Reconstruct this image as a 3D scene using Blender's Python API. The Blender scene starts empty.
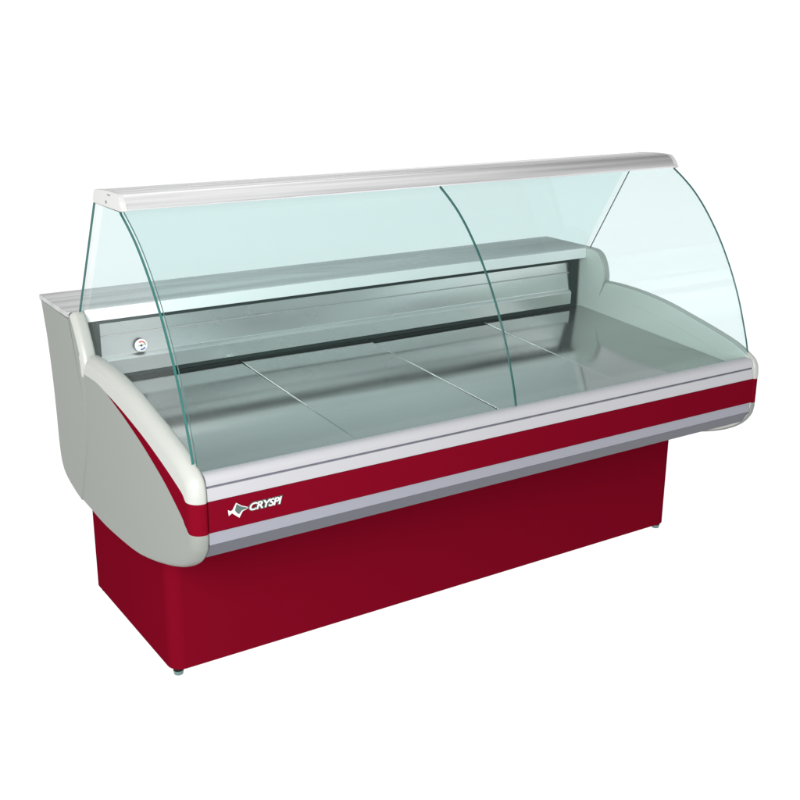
import bpy, bmesh, math
from mathutils import Matrix, Vector

# ------------------------------------------------------------------ scene, camera, light
S = bpy.context.scene
COL = S.collection
L = 1.8                                   # length of the display case, metres

cam_d = bpy.data.cameras.new('camera')
cam = bpy.data.objects.new('camera', cam_d)
COL.objects.link(cam)
cam_d.sensor_fit = 'HORIZONTAL'
cam_d.sensor_width = 36.0
cam_d.lens = 36.0 * 1141.27 / 800.0
cam_d.clip_start = 0.05
cam_d.clip_end = 500
right = Vector((0.83691381, -0.5472729, 0.00822492))
up = Vector((0.16301719, 0.263582, 0.95076281))
fwd = Vector((0.52249466, 0.79436572, -0.30981031))
m = Matrix((right, up, -fwd)).transposed().to_4x4()
m.translation = Vector((-0.84773942, -2.63106874, 1.53943474))
cam.matrix_world = m
S.camera = cam

S.view_settings.view_transform = 'Standard'
S.view_settings.look = 'None'
S.view_settings.exposure = 0.0
S.view_settings.gamma = 1.0
S.render.engine = 'CYCLES'
S.cycles.max_bounces = 12
S.cycles.glossy_bounces = 6
S.cycles.transparent_max_bounces = 24
S.cycles.caustics_reflective = False
S.cycles.use_denoising = True

# a white studio all round: bright below and at the horizon, darker overhead
W = bpy.data.worlds.new('World')
S.world = W
W.use_nodes = True
wn, wl = W.node_tree.nodes, W.node_tree.links
bg = wn['Background']
tc = wn.new('ShaderNodeTexCoord')
sx = wn.new('ShaderNodeSeparateXYZ')
mr = wn.new('ShaderNodeMapRange')
mr.inputs['From Min'].default_value = -1
mr.inputs['From Max'].default_value = 1
rp = wn.new('ShaderNodeValToRGB')
wl.new(tc.outputs['Generated'], sx.inputs[0])
wl.new(sx.outputs['Z'], mr.inputs['Value'])
wl.new(mr.outputs[0], rp.inputs[0])
nz = wn.new('ShaderNodeTexNoise')                       # uneven brightness added above the horizon for soft streaks in reflections
nz.inputs['Scale'].default_value = 2.2
nz.inputs['Detail'].default_value = 0.0
wl.new(tc.outputs['Generated'], nz.inputs['Vector'])
nr = wn.new('ShaderNodeMapRange')
nr.inputs['From Min'].default_value = 0.30
nr.inputs['From Max'].default_value = 0.70
nr.inputs['To Min'].default_value = 0.62
nr.inputs['To Max'].default_value = 1.55
wl.new(nz.outputs['Fac'], nr.inputs['Value'])
ab = wn.new('ShaderNodeMapRange')                        # 0 at and below the horizon, 1 a little above it
ab.inputs['From Min'].default_value = 0.02
ab.inputs['From Max'].default_value = 0.10
wl.new(sx.outputs['Z'], ab.inputs['Value'])
mxw = wn.new('ShaderNodeMix')
mxw.data_type = 'FLOAT'
mxw.inputs[2].default_value = 1.0
wl.new(ab.outputs[0], mxw.inputs[0])
wl.new(nr.outputs[0], mxw.inputs[3])
vm = wn.new('ShaderNodeVectorMath')
vm.operation = 'SCALE'
wl.new(rp.outputs[0], vm.inputs[0])
wl.new(mxw.outputs[0], vm.inputs['Scale'])
wl.new(vm.outputs[0], bg.inputs['Color'])
bg.inputs['Strength'].default_value = 1.2
stops = [(0.0, 0.98), (0.519, 0.98), (0.534, 0.50), (0.56, 0.36), (0.60, 0.45), (0.655, 0.95), (0.69, 0.80), (0.735, 0.34), (0.80, 0.50), (0.88, 0.95), (1.0, 0.85)]  # grey bands above the horizon are shaped for the metal's reflections
cr_ = rp.color_ramp
while len(cr_.elements) < len(stops):
    cr_.elements.new(0.5)
for e, (p, v) in zip(cr_.elements, stops):
    e.position = p
    e.color = (v, v, v, 1)


def lamp(name, loc, target, size, power, color=(1, 1, 1), size_y=None):
    d = bpy.data.lights.new(name, 'AREA')
    d.shape = 'RECTANGLE'
    d.size = size
    d.size_y = size_y or size
    d.energy = power
    d.color = color
    o = bpy.data.objects.new(name, d)
    COL.objects.link(o)
    o.location = loc
    o.rotation_euler = (Vector(target) - Vector(loc)).to_track_quat('-Z', 'Y').to_euler()
    return o


lamp('key_softbox', (-1.6, -2.45, 1.65), (0.3, 0.0, 0.7), 1.7, 170)


# ------------------------------------------------------------------ materials
def mat(name, col, rough=0.5, metal=0.0, spec=0.5, coat=0.0, bump=None, var=None):
    """bump = (scale xyz, strength, distance); var = (scale xyz, low, high) multiplies roughness"""
    M = bpy.data.materials.new(name)
    M.use_nodes = True
    n, l = M.node_tree.nodes, M.node_tree.links
    b = n['Principled BSDF']
    b.inputs['Base Color'].default_value = (*col, 1)
    b.inputs['Roughness'].default_value = rough
    b.inputs['Metallic'].default_value = metal
    b.inputs['Specular IOR Level'].default_value = spec
    b.inputs['Coat Weight'].default_value = coat
    b.inputs['Coat Roughness'].default_value = 0.08
    t = n.new('ShaderNodeTexCoord')

    def noise(sc, detail=3.0, dist=0.0):
        mp = n.new('ShaderNodeMapping')
        mp.inputs['Scale'].default_value = sc
        l.new(t.outputs['Object'], mp.inputs[0])
        q = n.new('ShaderNodeTexNoise')
        q.inputs['Scale'].default_value = 1.0
        q.inputs['Detail'].default_value = detail
        q.inputs['Distortion'].default_value = dist
        l.new(mp.outputs[0], q.inputs['Vector'])
        return q
    prev = None
    for bb in (bump or []):
        q = noise(bb[0], bb[3] if len(bb) > 3 else 3.0, bb[4] if len(bb) > 4 else 0.0)
        bm_ = n.new('ShaderNodeBump')
        bm_.inputs['Strength'].default_value = bb[1]
        bm_.inputs['Distance'].default_value = bb[2]
        l.new(q.outputs['Fac'], bm_.inputs['Height'])
        if prev is not None:
            l.new(prev.outputs[0], bm_.inputs['Normal'])
        prev = bm_
    if prev is not None:
        l.new(prev.outputs[0], b.inputs['Normal'])
    if var:
        q = noise(var[0], 4.0)
        r = n.new('ShaderNodeMapRange')
        r.inputs['From Min'].default_value = 0.3
        r.inputs['From Max'].default_value = 0.7
        r.inputs['To Min'].default_value = var[1]
        r.inputs['To Max'].default_value = var[2]
        l.new(q.outputs['Fac'], r.inputs['Value'])
        l.new(r.outputs[0], b.inputs['Roughness'])
    return M


def grain(M, scale, lo, hi):
    """brushed finish: long thin lighter and darker scratches in the metal itself"""
    n, l = M.node_tree.nodes, M.node_tree.links
    b = n['Principled BSDF']
    c = b.inputs['Base Color'].default_value[:]
    t = n.new('ShaderNodeTexCoord')
    mp = n.new('ShaderNodeMapping')
    mp.inputs['Scale'].default_value = scale
    q = n.new('ShaderNodeTexNoise')
    q.inputs['Scale'].default_value = 1.0
    q.inputs['Detail'].default_value = 2.0
    r = n.new('ShaderNodeMapRange')
    r.inputs['From Min'].default_value = 0.3
    r.inputs['From Max'].default_value = 0.7
    r.inputs['To Min'].default_value = lo
    r.inputs['To Max'].default_value = hi
    v = n.new('ShaderNodeVectorMath')
    v.operation = 'SCALE'
    v.inputs[0].default_value = c[:3]
    l.new(t.outputs['Object'], mp.inputs[0])
    l.new(mp.outputs[0], q.inputs['Vector'])
    l.new(q.outputs['Fac'], r.inputs['Value'])
    l.new(r.outputs[0], v.inputs['Scale'])
    l.new(v.outputs[0], b.inputs['Base Color'])


def glass(name, tint, gloss=0.30, base=0.018):
    """clear sheet glass: tinted transmission at every face plus a mirror sheen that grows at grazing angles"""
    M = bpy.data.materials.new(name)
    M.use_nodes = True
    n, l = M.node_tree.nodes, M.node_tree.links
    n.remove(n['Principled BSDF'])
    tr = n.new('ShaderNodeBsdfTransparent')
    tr.inputs['Color'].default_value = (*tint, 1)
    gl = n.new('ShaderNodeBsdfGlossy')
    gl.inputs['Roughness'].default_value = 0.02
    gl.inputs['Color'].default_value = (0.9, 1.0, 0.98, 1)
    lw = n.new('ShaderNodeLayerWeight')
    lw.inputs['Blend'].default_value = 0.5
    pw = n.new('ShaderNodeMath')
    pw.operation = 'POWER'
    pw.inputs[1].default_value = 4.0
    ma = n.new('ShaderNodeMath')
    ma.operation = 'MULTIPLY_ADD'
    ma.inputs[1].default_value = gloss
    ma.inputs[2].default_value = base
    mx = n.new('ShaderNodeMixShader')
    l.new(lw.outputs['Facing'], pw.inputs[0])
    l.new(pw.outputs[0], ma.inputs[0])
    l.new(ma.outputs[0], mx.inputs[0])
    l.new(tr.outputs[0], mx.inputs[1])
    l.new(gl.outputs[0], mx.inputs[2])
    l.new(mx.outputs[0], n['Material Output'].inputs['Surface'])
    return M


fine = ((60, 60, 60), 0.06, 0.002)
M_grey = mat('grey_plastic', (0.168, 0.181, 0.164), 0.42, spec=0.3, bump=[((220, 220, 220), 0.05, 0.001)])
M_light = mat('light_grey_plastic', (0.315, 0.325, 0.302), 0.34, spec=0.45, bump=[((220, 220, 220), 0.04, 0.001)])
M_inner_lit = mat('lit_inner_plastic', (0.56, 0.58, 0.54), 0.4, spec=0.35)  # lighter copy of the panel plastic; inner wall's brightness is put into the colour
M_white = mat('white_lacquer', (0.80, 0.81, 0.80), 0.35)
M_red = mat('red_lacquer', (0.118, 0.0018, 0.0085), 0.42, spec=0.0, bump=[((14, 14, 14), 0.03, 0.004), ((240, 240, 240), 0.04, 0.001)])
M_alu = mat('anodised_aluminium', (0.37, 0.37, 0.388), 0.42, metal=0.3, bump=[((2, 300, 300), 0.05, 0.001)])
M_alu2 = mat('satin_aluminium', (0.23, 0.235, 0.27), 0.45, metal=0.3, bump=[((2, 300, 300), 0.05, 0.001)])
M_slate = mat('slate_grey_paint', (0.085, 0.088, 0.105), 0.5, spec=0.3)
M_groove = mat('groove_rubber', (0.10, 0.10, 0.13), 0.6, spec=0.2)
M_frame = mat('dark_green_grey_gasket', (0.026, 0.040, 0.037), 0.5, spec=0.02)
M_deck = mat('polished_steel_deck', (0.45, 0.46, 0.45), 0.09, metal=1.0,
             bump=[((0.8, 3, 1), 0.035, 0.02, 0.0, 0.3), ((3, 260, 3), 0.03, 0.001)], var=((1.5, 9, 1), 0.05, 0.14))
M_back = mat('brushed_steel_back', (0.80, 0.81, 0.80), 0.20, metal=1.0,
             bump=[((0.9, 1, 2.4), 1.0, 0.05, 0.0, 1.0)], var=((1.5, 1, 5), 0.22, 0.34))
M_top = mat('brushed_steel_top', (0.52, 0.525, 0.53), 0.24, metal=1.0,
            bump=[((1.6, 9, 1), 0.14, 0.02, 2.0, 0.6), ((3, 260, 3), 0.05, 0.001)], var=((2, 16, 1), 0.14, 0.34))
M_canopy = mat('brushed_steel_canopy', (0.66, 0.66, 0.665), 0.22, metal=1.0,
               bump=[((0.9, 45, 45), 0.5, 0.004, 1.0), ((3, 260, 260), 0.05, 0.001)], var=((1.2, 30, 30), 0.12, 0.40))
grain(M_canopy, (0.7, 38, 38), 0.58, 1.36)
grain(M_top, (0.9, 16, 1), 0.78, 1.2)
M_cap = mat('pale_grey_cap', (0.40, 0.40, 0.39), 0.4)
M_black = mat('black_rubber', (0.006, 0.006, 0.006), 0.6, spec=0.1)
M_foot = mat('grey_green_foot', (0.085, 0.145, 0.138), 0.4)
M_dial = mat('white_enamel', (0.82, 0.82, 0.82), 0.3)
M_dred = mat('dial_red', (0.60, 0.06, 0.04), 0.4)
M_dblue = mat('dial_blue', (0.04, 0.06, 0.30), 0.4)
M_dgreen = mat('dial_green', (0.12, 0.35, 0.22), 0.4)
M_chrome = mat('white_chrome', (0.66, 0.68, 0.66), 0.25, metal=0.4)
M_logo = mat('logo_grey_green', (0.05, 0.085, 0.075), 0.4)
M_front = glass('teal_front_glass', (0.893, 0.946, 0.944))
M_rear = glass('teal_rear_glass', (0.884, 0.941, 0.939), base=0.02)
M_side = glass('pale_side_glass', (0.985, 0.995, 0.997), gloss=0.2, base=0.008)
M_seal = glass('clear_seal', (0.985, 0.995, 0.995), gloss=0.6, base=0.06)
M_edge = mat('cut_glass_edge', (0.020, 0.098, 0.088), 0.3, spec=0.4)

# translucent sheet added so the bright world beneath keeps the floor white without shadows
M_floor = bpy.data.materials.new('backlit_white_sheet')
M_floor.use_nodes = True
_n, _l = M_floor.node_tree.nodes, M_floor.node_tree.links
_n.remove(_n['Principled BSDF'])
_t = _n.new('ShaderNodeBsdfTranslucent')
_t.inputs['Color'].default_value = (0.92, 0.92, 0.92, 1)
_l.new(_t.outputs[0], _n['Material Output'].inputs['Surface'])


# ------------------------------------------------------------------ mesh helpers
def cr(pts, n=6):
    """Catmull-Rom through the points"""
    P = [pts[0]] + list(pts) + [pts[-1]]
    out = []
    for i in range(1, len(P) - 2):
        p0, p1, p2, p3 = [Vector(p) for p in P[i - 1:i + 3]]
        for k in range(n):
            t = k / n
            out.append(0.5 * ((2 * p1) + (p2 - p0) * t + (2 * p0 - 5 * p1 + 4 * p2 - p3) * t * t + (3 * p1 - p0 - 3 * p2 + p3) * t ** 3))
    out.append(Vector(P[-2]))
    return [tuple(v) for v in out]


def link(name, bm, mats, parent=None, ang=32):
    bmesh.ops.recalc_face_normals(bm, faces=bm.faces)
    me = bpy.data.meshes.new(name)
    bm.to_mesh(me)
    bm.free()
    for q in (mats if isinstance(mats, (list, tuple)) else [mats]):
        me.materials.append(q)
    me.polygons.foreach_set('use_smooth', [True] * len(me.polygons))
    me.set_sharp_from_angle(angle=math.radians(ang))
    o = bpy.data.objects.new(name, me)
    COL.objects.link(o)
    wn_ = o.modifiers.new('weighted_normal', 'WEIGHTED_NORMAL')
    wn_.keep_sharp = True
    wn_.weight = 80
    if parent is not None:
        o.parent = parent
    return o


def slab(bm, prof, x0, x1, flags=None, r_out=0.0, r_in=0.0, seg=5):
    """extrude a (y, z) outline from x0 to x1; edges i -> i+1 of the outline listed in flags are rounded (r_out at x0, r_in at x1)"""
    n = len(prof)
    a = [bm.verts.new((x0, y, z)) for y, z in prof]
    b = [bm.verts.new((x1, y, z)) for y, z in prof]
    fa, fb = bm.faces.new(a), bm.faces.new(list(reversed(b)))
    for i in range(n):
        j = (i + 1) % n
        bm.faces.new((a[i], b[i], b[j], a[j]))
    if flags:
        for vs, r in ((a, r_out), (b, r_in)):
            if r <= 0:
                continue
            ed = [bm.edges.get((vs[i], vs[(i + 1) % n])) for i in flags]
            bmesh.ops.bevel(bm, geom=[e for e in ed if e], offset=r, offset_type='OFFSET', segments=seg, profile=0.5, affect='EDGES', clamp_overlap=True)
    return fa, fb


def rslab(bm, prof, x0, x1, rout, rin, seg=7):
    """extrude a (y, z) outline; rout / rin give every vertex its own edge radius (0 keeps it sharp)"""
    n = len(prof)
    area = sum(prof[i][0] * prof[(i + 1) % n][1] - prof[(i + 1) % n][0] * prof[i][1] for i in range(n))
    sg = 1.0 if area > 0 else -1.0

    def normals(rr):
        out = []
        for i in range(n):
            acc = Vector((0, 0))
            for a, b in (((i - 1) % n, i), (i, (i + 1) % n)):
                if rr[a] > 0 and rr[b] > 0:
                    d = Vector(prof[b]) - Vector(prof[a])
                    if d.length > 1e-9:
                        acc += Vector((d.y, -d.x)).normalized() * sg
            out.append(acc.normalized() if acc.length > 1e-6 else acc)
        return out
    rings = []
    no = normals(rout)
    for k in range(seg + 1):
        th = math.pi / 2 * k / seg
        rings.append([bm.verts.new((x0 + r * (1 - math.cos(th)), p[0] - q.x * r * (1 - math.sin(th)), p[1] - q.y * r * (1 - math.sin(th)))) for p, q, r in zip(prof, no, rout)])
    no = normals(rin)
    for k in range(seg, -1, -1):
        th = math.pi / 2 * k / seg
        rings.append([bm.verts.new((x1 - r * (1 - math.cos(th)), p[0] - q.x * r * (1 - math.sin(th)), p[1] - q.y * r * (1 - math.sin(th)))) for p, q, r in zip(prof, no, rin)])
    bm.faces.new(rings[0])
    bm.faces.new(list(reversed(rings[-1])))
    for a, b in zip(rings[:-1], rings[1:]):
        for i in range(n):
            j = (i + 1) % n
            bm.faces.new((a[i], b[i], b[j], a[j]))
    bmesh.ops.remove_doubles(bm, verts=bm.verts, dist=1e-6)


def box(bm, x0, x1, y0, y1, z0, z1, r=0.0, seg=2, vertical_only=False):
    vs = [bm.verts.new((x, y, z)) for x in (x0, x1) for y in (y0, y1) for z in (z0, z1)]
    idx = [(0, 1, 3, 2), (4, 6, 7, 5), (0, 4, 5, 1), (2, 3, 7, 6), (0, 2, 6, 4), (1, 5, 7, 3)]
    for f in idx:
        bm.faces.new([vs[i] for i in f])
    if r > 0:
        ed = set(e for v in vs for e in v.link_edges)
        if vertical_only:
            ed = [e for e in ed if abs(e.verts[0].co.z - e.verts[1].co.z) > 1e-5]
        bmesh.ops.bevel(bm, geom=list(ed), offset=r, segments=seg, profile=0.5, affect='EDGES')
    return vs


def cyl(bm, c, axis, r0, r1, h, n=32):
    """solid frustum from c along axis ('y-' towards the viewer, 'z' up)"""
    ra, rb = [], []
    for k in range(n):
        t = 2 * math.pi * k / n
        u, v = math.cos(t), math.sin(t)
        if axis == 'z':
            ra.append(bm.verts.new((c[0] + r0 * u, c[1] + r0 * v, c[2])))
            rb.append(bm.verts.new((c[0] + r1 * u, c[1] + r1 * v, c[2] + h)))
        elif axis == 'x-':
            ra.append(bm.verts.new((c[0], c[1] + r0 * u, c[2] + r0 * v)))
            rb.append(bm.verts.new((c[0] - h, c[1] + r1 * u, c[2] + r1 * v)))
        else:
            ra.append(bm.verts.new((c[0] + r0 * u, c[1], c[2] + r0 * v)))
            rb.append(bm.verts.new((c[0] + r1 * u, c[1] - h, c[2] + r1 * v)))
    bm.faces.new(ra)
    bm.faces.new(rb)
    for k in range(n):
        j = (k + 1) % n
        bm.faces.new((ra[k], ra[j], rb[j], rb[k]))


def prism(bm, pts, y0, y1):
    """(x, z) outline given a thickness from y0 to y1"""
    a = [bm.verts.new((x, y0, z)) for x, z in pts]
    b = [bm.verts.new((x, y1, z)) for x, z in pts]
    bm.faces.new(a)
    bm.faces.new(list(reversed(b)))
    for i in range(len(pts)):
        j = (i + 1) % len(pts)
        bm.faces.new((a[i], a[j], b[j], b[i]))


def mirror_mesh(o):
    """turn a left-hand part into a right-hand one, a little thinner"""
    bm = bmesh.new()
    bm.from_mesh(o.data)
    for v in bm.verts:
        v.co.x = L - T + 0.80 * (T - v.co.x)
    bmesh.ops.reverse_faces(bm, faces=bm.faces)
    bm.to_mesh(o.data)
    bm.free()
    o.data.set_sharp_from_angle(angle=math.radians(32))


# ------------------------------------------------------------------ the surface
bm = bmesh.new()
n = 64
bm.faces.new([bm.verts.new((60 * math.cos(2 * math.pi * k / n), 60 * math.sin(2 * math.pi * k / n), 0)) for k in range(n)])
fl = link('floor', bm, M_floor)
fl['kind'] = 'structure'

# ------------------------------------------------------------------ the display case
case = bpy.data.objects.new('display_case', None)
COL.objects.link(case)
case['label'] = 'red and grey refrigerated counter with curved teal glass, standing on the white floor'
case['category'] = 'display case'

T = 0.042            # thickness of an end panel

# end panels: a front body, a rear cheek, a rounded rail on top and a red wedge between them
seam = cr([(0.122, 0.700), (0.119, 0.632), (0.125, 0.576), (0.146, 0.488), (0.200, 0.368), (0.222, 0.318)], 5)
under = cr([(0.222, 0.318), (0.161, 0.312), (0.038, 0.304), (-0.143, 0.312), (-0.245, 0.328), (-0.342, 0.353), (-0.436, 0.387),
            (-0.500, 0.423), (-0.532, 0.458), (-0.541, 0.485), (-0.542, 0.504)], 5)
red_lo = cr([(-0.542, 0.5040), (-0.502, 0.5170), (-0.484, 0.533), (-0.405, 0.577), (-0.334, 0.607), (-0.265, 0.6325), (-0.205, 0.651), (-0.142, 0.669), (-0.075, 0.685), (-0.036, 0.696)], 4)
red_lo = [red_lo[0]] + [p for p in red_lo if p[0] > -0.510]
rail_lo = cr([(-0.036, 0.696), (0.030, 0.703), (0.122, 0.700)], 4)
red_hi = cr([(-0.036, 0.696), (-0.144, 0.681), (-0.28, 0.655), (-0.395, 0.625), (-0.491, 0.594), (-0.511, 0.5800), (-0.542, 0.577)], 4)
red_hi = [p for p in red_hi if p[0] > -0.510] + [red_hi[-1]]
rail_hi = cr([(-0.542, 0.577), (-0.542, 0.598), (-0.536, 0.622), (-0.518, 0.641), (-0.462, 0.668), (-0.383, 0.690), (-0.281, 0.713), (-0.174, 0.735),
              (-0.064, 0.748), (0.030, 0.752), (0.100, 0.750)], 5)


def end_panel_parts(post):
    bm = bmesh.new()
    prof = seam[:-1] + under[:-1] + red_lo[:-1] + rail_lo[:-1]
    n0, n1, n2 = len(seam) - 1, len(under) - 1, len(red_lo) - 1
    ro = [0.0] * n0 + [0.004 + 0.024 * min(1, k / 24) for k in range(n1)] + [0.028] + [0.0] * (len(prof) - n0 - n1 - 1)
    ri = [0.0] * n0 + [0.008] * n1 + [0.008] + [0.0] * (len(prof) - n0 - n1 - 1)
    rslab(bm, prof, 0.003, T, ro, ri)
    wedge = red_lo + red_hi[1:]
    slab(bm, [(max(y, -0.490), z) for y, z in wedge if y > -0.500], T - 0.002, T + 0.0008)
    body = link('end_panel', bm, [M_grey, M_inner_lit], case)
    # red wedge between body and rail
    bm = bmesh.new()
    ro = [0.0275] + [0.0] * (len(wedge) - 2) + [0.0275]
    ri = [0.008] + [0.0] * (len(wedge) - 2) + [0.008]
    rslab(bm, wedge, 0.0034, T, ro, ri)
    link('red_stripe', bm, M_red, body)
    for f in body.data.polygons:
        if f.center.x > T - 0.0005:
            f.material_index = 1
    # rounded rail
    bm = bmesh.new()
    lo = rail_lo[::-1] + red_hi[1:-1]
    prof = rail_hi + lo
    k = len(rail_hi)
    rslab(bm, prof, 0.0022, T, [0.028] * k + [0.0] * len(lo), [0.010] * k + [0.0] * len(lo), 9)
    rl = link('rail', bm, [M_light, M_inner_lit], body)
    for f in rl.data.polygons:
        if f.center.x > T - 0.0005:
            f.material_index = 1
    # rear cheek with its front post
    bm = bmesh.new()
    back = cr([(0.452, 0.825), (0.438, 0.775), (0.423, 0.72), (0.408, 0.62), (0.401, 0.52), (0.399, 0.436), (0.387, 0.375), (0.352, 0.342), (0.275, 0.323), (0.222, 0.318)], 4)
    prof = back[:-1] + seam[::-1][:-1] + post + [(0.2035, 0.825)]
    nb, ns, np_ = len(back) - 1, len(seam) - 1, len(post)
    rslab(bm, prof, 0.0005, T, [0.004 + 0.014 * min(1, (nb - k) / 10) for k in range(nb)] + [0.004 + 0.010 * k / ns for k in range(ns)] + [0.020] * np_ + [0.0], [0.008] * nb + [0.0] * ns + [0.008] * np_ + [0.0])
    ck = link('rear_cheek', bm, [M_grey, M_light, M_inner_lit], body)
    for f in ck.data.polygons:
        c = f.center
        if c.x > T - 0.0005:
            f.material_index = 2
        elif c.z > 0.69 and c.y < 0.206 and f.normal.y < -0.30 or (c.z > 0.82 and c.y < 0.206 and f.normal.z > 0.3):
            f.material_index = 1  # post faces turned front and up: frontal light put into a lighter grey
    return body


post_a = cr([(0.122, 0.700), (0.124, 0.728), (0.138, 0.762), (0.160, 0.800), (0.183, 0.832), (0.195, 0.842), (0.2035, 0.843)], 5)
post_b = cr([(0.122, 0.700), (0.106, 0.745), (0.110, 0.782), (0.124, 0.816), (0.144, 0.838), (0.170, 0.846), (0.2035, 0.846)], 5)
near = end_panel_parts(post_a)
far = end_panel_parts(post_b)
for o in [far] + list(far.children):
    mirror_mesh(o)

# insulated tub between the end panels
bm = bmesh.new()
tub = [(-0.495, 0.445), (-0.41, 0.436), (-0.29, 0.405), (-0.1, 0.325), (0.20, 0.328), (0.345, 0.352), (0.378, 0.43), (0.383, 0.55), (0.405, 0.70),
       (0.430, 0.824), (0.252, 0.824), (0.245, 0.632), (-0.495, 0.585)]
slab(bm, tub, T + 0.001, L - T - 0.001)
link('tub', bm, M_grey, case)

# plinth
bm = bmesh.new()
box(bm, 0.048, 1.752, -0.261, 0.320, 0.020, 0.40, 0.036, 8, True)
plinth = link('plinth', bm, M_red, case)

# feet
for fx in (0.070, 1.726):
    for fy in (-0.239, 0.290):
        bm = bmesh.new()
        cyl(bm, (fx, fy, 0.0), 'z', 0.0115, 0.0135, 0.011)
        ft = link('foot', bm, M_foot, case)
        bm = bmesh.new()
        cyl(bm, (fx, fy, 0.011), 'z', 0.0125, 0.0125, 0.012)
        link('collar', bm, M_black, ft)

# front bumper, four long profiles between the end panels
X0, X1 = T + 0.0005, L - T - 0.0005


def bar(name, prof, material, parent, x0=X0, x1=X1):
    bm = bmesh.new()
    slab(bm, prof, x0, x1)
    return link(name, bm, material, parent)


bumper = bar('bumper_rail', cr([(-0.494, 0.625), (-0.499, 0.6325), (-0.508, 0.6355), (-0.519, 0.6345), (-0.528, 0.630), (-0.533, 0.622), (-0.5335, 0.6115)], 4)
             + [(-0.528, 0.6110), (-0.528, 0.6065), (-0.534, 0.6060), (-0.535, 0.6045), (-0.537, 0.5775), (-0.494, 0.5775)], M_alu, case)
bar('groove', [(-0.5308, 0.6108), (-0.5308, 0.6066), (-0.5282, 0.6066), (-0.5282, 0.6108)], M_groove, bumper)
band = bar('red_band', [(-0.4955, 0.5765)] + [(-0.5375, 0.5765), (-0.5390, 0.5750), (-0.5390, 0.5060), (-0.5375, 0.5045)] + [(-0.4955, 0.5045)], M_red, case)
lower = bar('lower_rail', [(-0.4955, 0.5040), (-0.5365, 0.5040), (-0.5372, 0.4765), (-0.4955, 0.4765)], M_alu2, case)
bar('kick_trim', [(-0.4955, 0.4762), (-0.5372, 0.4762), (-0.5365, 0.474), (-0.513, 0.4385), (-0.4955, 0.4300)], M_slate, case)

# emblem and lettering on the red band
yb = -0.5392
em = bmesh.new()
prism(em, [(0.0870, 0.5500), (0.0930, 0.5460), (0.0975, 0.5475), (0.1070, 0.5625), (0.1190, 0.5535), (0.1340, 0.5470), (0.1340, 0.5435), (0.1215, 0.5400), (0.1130, 0.5265),
           (0.0960, 0.5410), (0.0885, 0.5365)], yb - 0.0012, yb)
emblem = link('emblem', em, M_chrome, band)
ei = bmesh.new()
prism(ei, [(0.1075, 0.5600), (0.1180, 0.5520), (0.1330, 0.5458), (0.1330, 0.5444), (0.1195, 0.5425), (0.1120, 0.5350), (0.1065, 0.5400), (0.1030, 0.5460)], yb - 0.0020, yb - 0.0013)
inl = link('emblem_inlay', ei, M_logo, band)


def lettering(body, name, x, z, size, y0, thick, off, material):
    cu = bpy.data.curves.new(name, 'FONT')
    cu.body = body
    cu.size = size
    cu.shear = 0.25
    cu.offset = off
    cu.extrude = thick / 2
    cu.space_character = 0.90
    cu.resolution_u = 4
    tmp = bpy.data.objects.new(name, cu)
    COL.objects.link(tmp)
    dg = bpy.context.evaluated_depsgraph_get()
    me = bpy.data.meshes.new_from_object(tmp.evaluated_get(dg))
    bpy.data.objects.remove(tmp)
    xs = [v.co.x for v in me.vertices]
    for v in me.vertices:
        a, b, c = v.co
        v.co = (x + a * 1.16, y0 - thick / 2 - c, z + b)
    me.materials.clear()
    me.materials.append(material)
    o = bpy.data.objects.new(name, me)
    COL.objects.link(o)
    o.parent = band
    return o, (max(xs) - min(xs)) * 1.16


_, wtxt = lettering('CRYSPI', 'lettering', 0.1350, 0.5375, 0.0235, yb - 0.0010, 0.0010, 0.0004, M_chrome)
lettering('CRYSPI', 'lettering_outline', 0.1350, 0.5375, 0.0235, yb, 0.0009, 0.0021, M_logo)
print('lettering width', wtxt)

# deck: four steel trays
d0, d1 = T + 0.0015, L - T - 0.0015
w = (d1 - d0) / 4
yd0, zd0, yd1, zd1 = -0.4935, 0.604, 0.2120, 0.6450
for k in range(4):
    bm = bmesh.new()
    a, b = d0 + k * w + 0.0012, d0 + (k + 1) * w - 0.0012
    slab(bm, [(yd0, zd0), (yd1, zd1), (yd1, zd1 - 0.010), (yd0, zd0 - 0.010)], a, b)
    bmesh.ops.bevel(bm, geom=[e for e in bm.edges if min(v.co.z - zd0 + 0.002 for v in e.verts) > 0 and abs(e.verts[0].co.x - e.verts[1].co.x) < 1e-6 and abs(e.verts[0].co.y - e.verts[1].co.y) > 0.1],
                    offset=0.0020, segments=3, profile=0.5, affect='EDGES')
    tw, sl = ((0.0030, -0.002), (-0.0040, 0.004), (0.0025, -0.004), (-0.0030, 0.003))[k]      # trays never lie quite level
    for v in bm.verts:
        v.co.z += tw * (v.co.x - (a + b) / 2) + sl * (v.co.y + 0.14)
    link('deck_tray', bm, M_deck, case)

# worktop with its white front strip
bm = bmesh.new()
box(bm, 0.001, L - 0.001, 0.2075, 0.4560, 0.8255, 0.8420, 0.0025, 2)
wt = link('worktop', bm, M_top, case)
bm = bmesh.new()
box(bm, T + 0.001, L - T - 0.001, 0.1990, 0.2065, 0.8110, 0.8435, 0.0015, 2)
link('front_strip', bm, M_white, wt)

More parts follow.
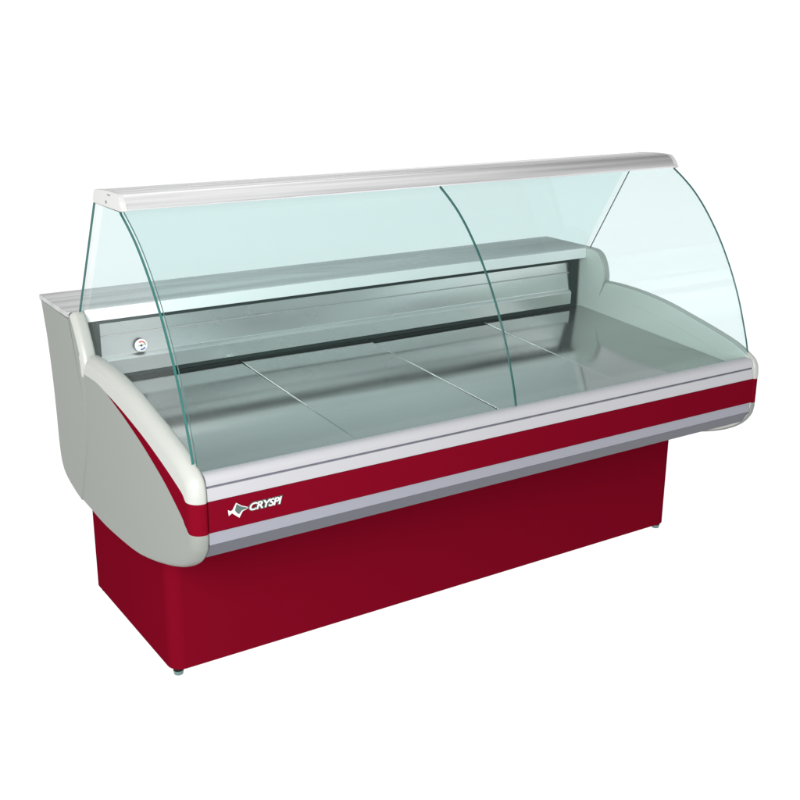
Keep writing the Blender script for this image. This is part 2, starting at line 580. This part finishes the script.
# back panel: dark surround and a folded steel sheet
bm = bmesh.new()
box(bm, T + 0.0012, L - T - 0.0012, 0.2325, 0.2440, 0.6400, 0.8235)
link('back_wall', bm, M_grey, case)
bx0, bx1, bz0, bz1 = 0.062, 1.736, 0.6465, 0.8100
bm = bmesh.new()
for (x0, x1, z0, z1) in ((bx0, bx0 + 0.021, bz0, bz1), (bx1 - 0.030, bx1, bz0, bz1), (bx0 + 0.021, bx1 - 0.030, bz1 - 0.011, bz1), (bx0 + 0.021, bx1 - 0.030, bz0, bz0 + 0.0105)):
    box(bm, x0, x1, 0.2130, 0.2320, z0, z1)
frame = link('back_frame', bm, M_frame, case)
sheet = [(0.2315, 0.7985), (0.2270, 0.7985), (0.2170, 0.7090), (0.2150, 0.7060), (0.2065, 0.6985),
         (0.2055, 0.6965), (0.2070, 0.6580), (0.2315, 0.6580)]
bm = bmesh.new()
slab(bm, sheet, bx0 + 0.0215, bx1 - 0.0305)
back = link('back_sheet', bm, M_back, frame)
bm = bmesh.new()
box(bm, bx0 + 0.0225, bx1 - 0.0315, 0.2195, 0.2260, 0.7615, 0.7645, 0.0010, 2)
link('groove_glint', bm, M_cap, frame)  # pale bar added as the highlight along the groove of the steel sheet

# thermometer on the back sheet
tx, ty, tz, tr = 0.1905, 0.2188, 0.7280, 0.0175
bm = bmesh.new()
cyl(bm, (tx, ty, tz), 'y-', tr, tr, 0.0100, 40)
th = link('thermometer', bm, M_black, case)
bm = bmesh.new()
cyl(bm, (tx, ty - 0.0101, tz), 'y-', tr * 1.02, tr * 0.96, 0.0022, 40)
link('dial', bm, M_dial, th)


def arc(name, a0, a1, material):
    q = bmesh.new()
    pts = []
    for k in range(13):
        t = math.radians(a0 + (a1 - a0) * k / 12)
        pts.append((tx + 0.0128 * math.cos(t), tz + 0.0128 * math.sin(t)))
    for k in range(12, -1, -1):
        t = math.radians(a0 + (a1 - a0) * k / 12)
        pts.append((tx + 0.0090 * math.cos(t), tz + 0.0090 * math.sin(t)))
    prism(q, pts, ty - 0.0130, ty - 0.0124)
    link(name, q, material, th)


arc('red_scale', 35, 125, M_dred)
arc('green_scale', 0, 33, M_dgreen)
arc('blue_scale', -105, -30, M_dblue)
bm = bmesh.new()
cyl(bm, (tx, ty - 0.0125, tz), 'y-', 0.0032, 0.0028, 0.0010, 20)
prism(bm, [(tx - 0.009, tz - 0.0006), (tx + 0.006, tz + 0.0022), (tx + 0.006, tz + 0.0032), (tx - 0.009, tz + 0.0003)], ty - 0.0134, ty - 0.0126)
link('needle', bm, M_black, th)

# canopy
bm = bmesh.new()
can = cr([(0.022, 1.1440), (0.024, 1.1580), (0.018, 1.1690), (0.002, 1.1760)], 3)[:-1] + cr([(0.002, 1.1760), (-0.070, 1.1810), (-0.125, 1.1815), (-0.142, 1.1765), (-0.156, 1.1640),
         (-0.166, 1.1515), (-0.167, 1.1470)], 4) + [(-0.160, 1.1455)]
slab(bm, can, 0.042, L - 0.042)
canopy = link('canopy', bm, M_canopy, case, 24)
for nm, x0, x1 in (('end_cap', 0.028, 0.0415), ('end_cap', L - 0.0415, L - 0.028)):
    bm = bmesh.new()
    cc = [(y + (0.0006 if y > -0.07 else -0.0006), z + (0.0006 if z > 1.16 else -0.0006)) for y, z in can]
    slab(bm, cc, x0, x1, list(range(0, len(cc) - 2)), 0.004, 0.0, 2)
    cap = link(nm, bm, M_cap, canopy)
    if x0 < 0.1:
        bm = bmesh.new()
        cyl(bm, (x0 + 0.0005, -0.068, 1.1555), 'x-', 0.0042, 0.0036, 0.0012, 20)
        box(bm, x0 - 0.0008, x0 + 0.0005, -0.098, -0.080, 1.1725, 1.1745)
        link('cap_screw', bm, M_groove, canopy)

# ------------------------------------------------------------------ glass
GT = 0.006
gl_c = cr([(-0.158, 1.1465), (-0.205, 1.1180), (-0.252, 1.0835), (-0.304, 1.0330), (-0.361, 0.9630), (-0.412, 0.8830), (-0.452, 0.8040), (-0.481, 0.7300), (-0.500, 0.6750), (-0.5100, 0.6330)], 6)


def offset(pts, d):
    out = []
    for i, p in enumerate(pts):
        a = Vector(pts[max(0, i - 1)])
        b = Vector(pts[min(len(pts) - 1, i + 1)])
        t = (b - a).normalized()
        nrm = Vector((-t.y, t.x))
        out.append((p[0] + nrm.x * d, p[1] + nrm.y * d))
    return out


inner = offset(gl_c, GT)
if inner[10][0] < gl_c[10][0]:
    inner = offset(gl_c, -GT)


def pane(name, x0, x1, material):
    bm = bmesh.new()
    k = len(gl_c)
    rows = []
    for x in (x0, x1):
        rows.append(([bm.verts.new((x, y, z)) for y, z in gl_c], [bm.verts.new((x, y, z)) for y, z in inner]))
    (ao, ai), (bo, bi) = rows
    for i in range(k - 1):
        bm.faces.new((ao[i], ao[i + 1], bo[i + 1], bo[i]))
        bm.faces.new((ai[i], bi[i], bi[i + 1], ai[i + 1]))
        for q, s in ((ao, ai), (bo, bi)):
            f = bm.faces.new((q[i], s[i], s[i + 1], q[i + 1]))
            f.material_index = 1
    for i in (0, k - 1):
        bm.faces.new((ao[i], bo[i], bi[i], ai[i]))
    return link(name, bm, [material, M_edge], case)


pane('front_glass', 0.036, 0.8988, M_front)
pane('front_glass', 0.9012, L - 0.036, M_front)

# side panes standing in the rails
side = [(inner[i][0] + 0.0025, inner[i][1]) for i in range(1, len(inner))]
side = [(-0.1525, 1.1435)] + side
low = [(-0.500, 0.640), (-0.455, 0.655), (-0.383, 0.676), (-0.281, 0.699), (-0.174, 0.721), (-0.064, 0.735), (0.030, 0.740), (0.090, 0.738), (0.150, 0.742), (0.176, 0.800), (0.190, 0.825), (0.1965, 0.8440)]
outline = side + low + [(0.0200, 1.1435)]
for x0, x1 in ((0.027, 0.033), (L - 0.033, L - 0.027)):
    bm = bmesh.new()
    slab(bm, outline, x0, x1)
    bm.faces.ensure_lookup_table()
    for f in bm.faces:
        f.material_index = 0 if len(f.verts) > 8 else 1
    link('side_glass', bm, [M_side, M_edge], case, 20)

# rear pane between worktop and canopy, with a clear seal at each end
ra, rb = Vector((0.2005, 0.8440)), Vector((0.0200, 1.1435))
nv = Vector(((rb - ra).y, -(rb - ra).x)).normalized() * 0.005


def rear(name, x0, x1, mats, e=0.0):
    bm = bmesh.new()
    p = [tuple(ra - nv * e), tuple(rb - nv * e), tuple(rb + nv * (1 + e)), tuple(ra + nv * (1 + e))]
    slab(bm, p, x0, x1)
    o = link(name, bm, mats, case)
    if len(mats) > 1:
        for f in o.data.polygons:
            f.material_index = 0 if f.area > 0.1 else 1
    return o


rg = rear('rear_glass', 0.054, L - 0.054, [M_rear, M_seal])
for x0, x1 in ((0.036, 0.0535), (L - 0.0535, L - 0.036)):
    s = rear('seal_strip', x0, x1, [M_seal], 0.1)
    s.parent = rg
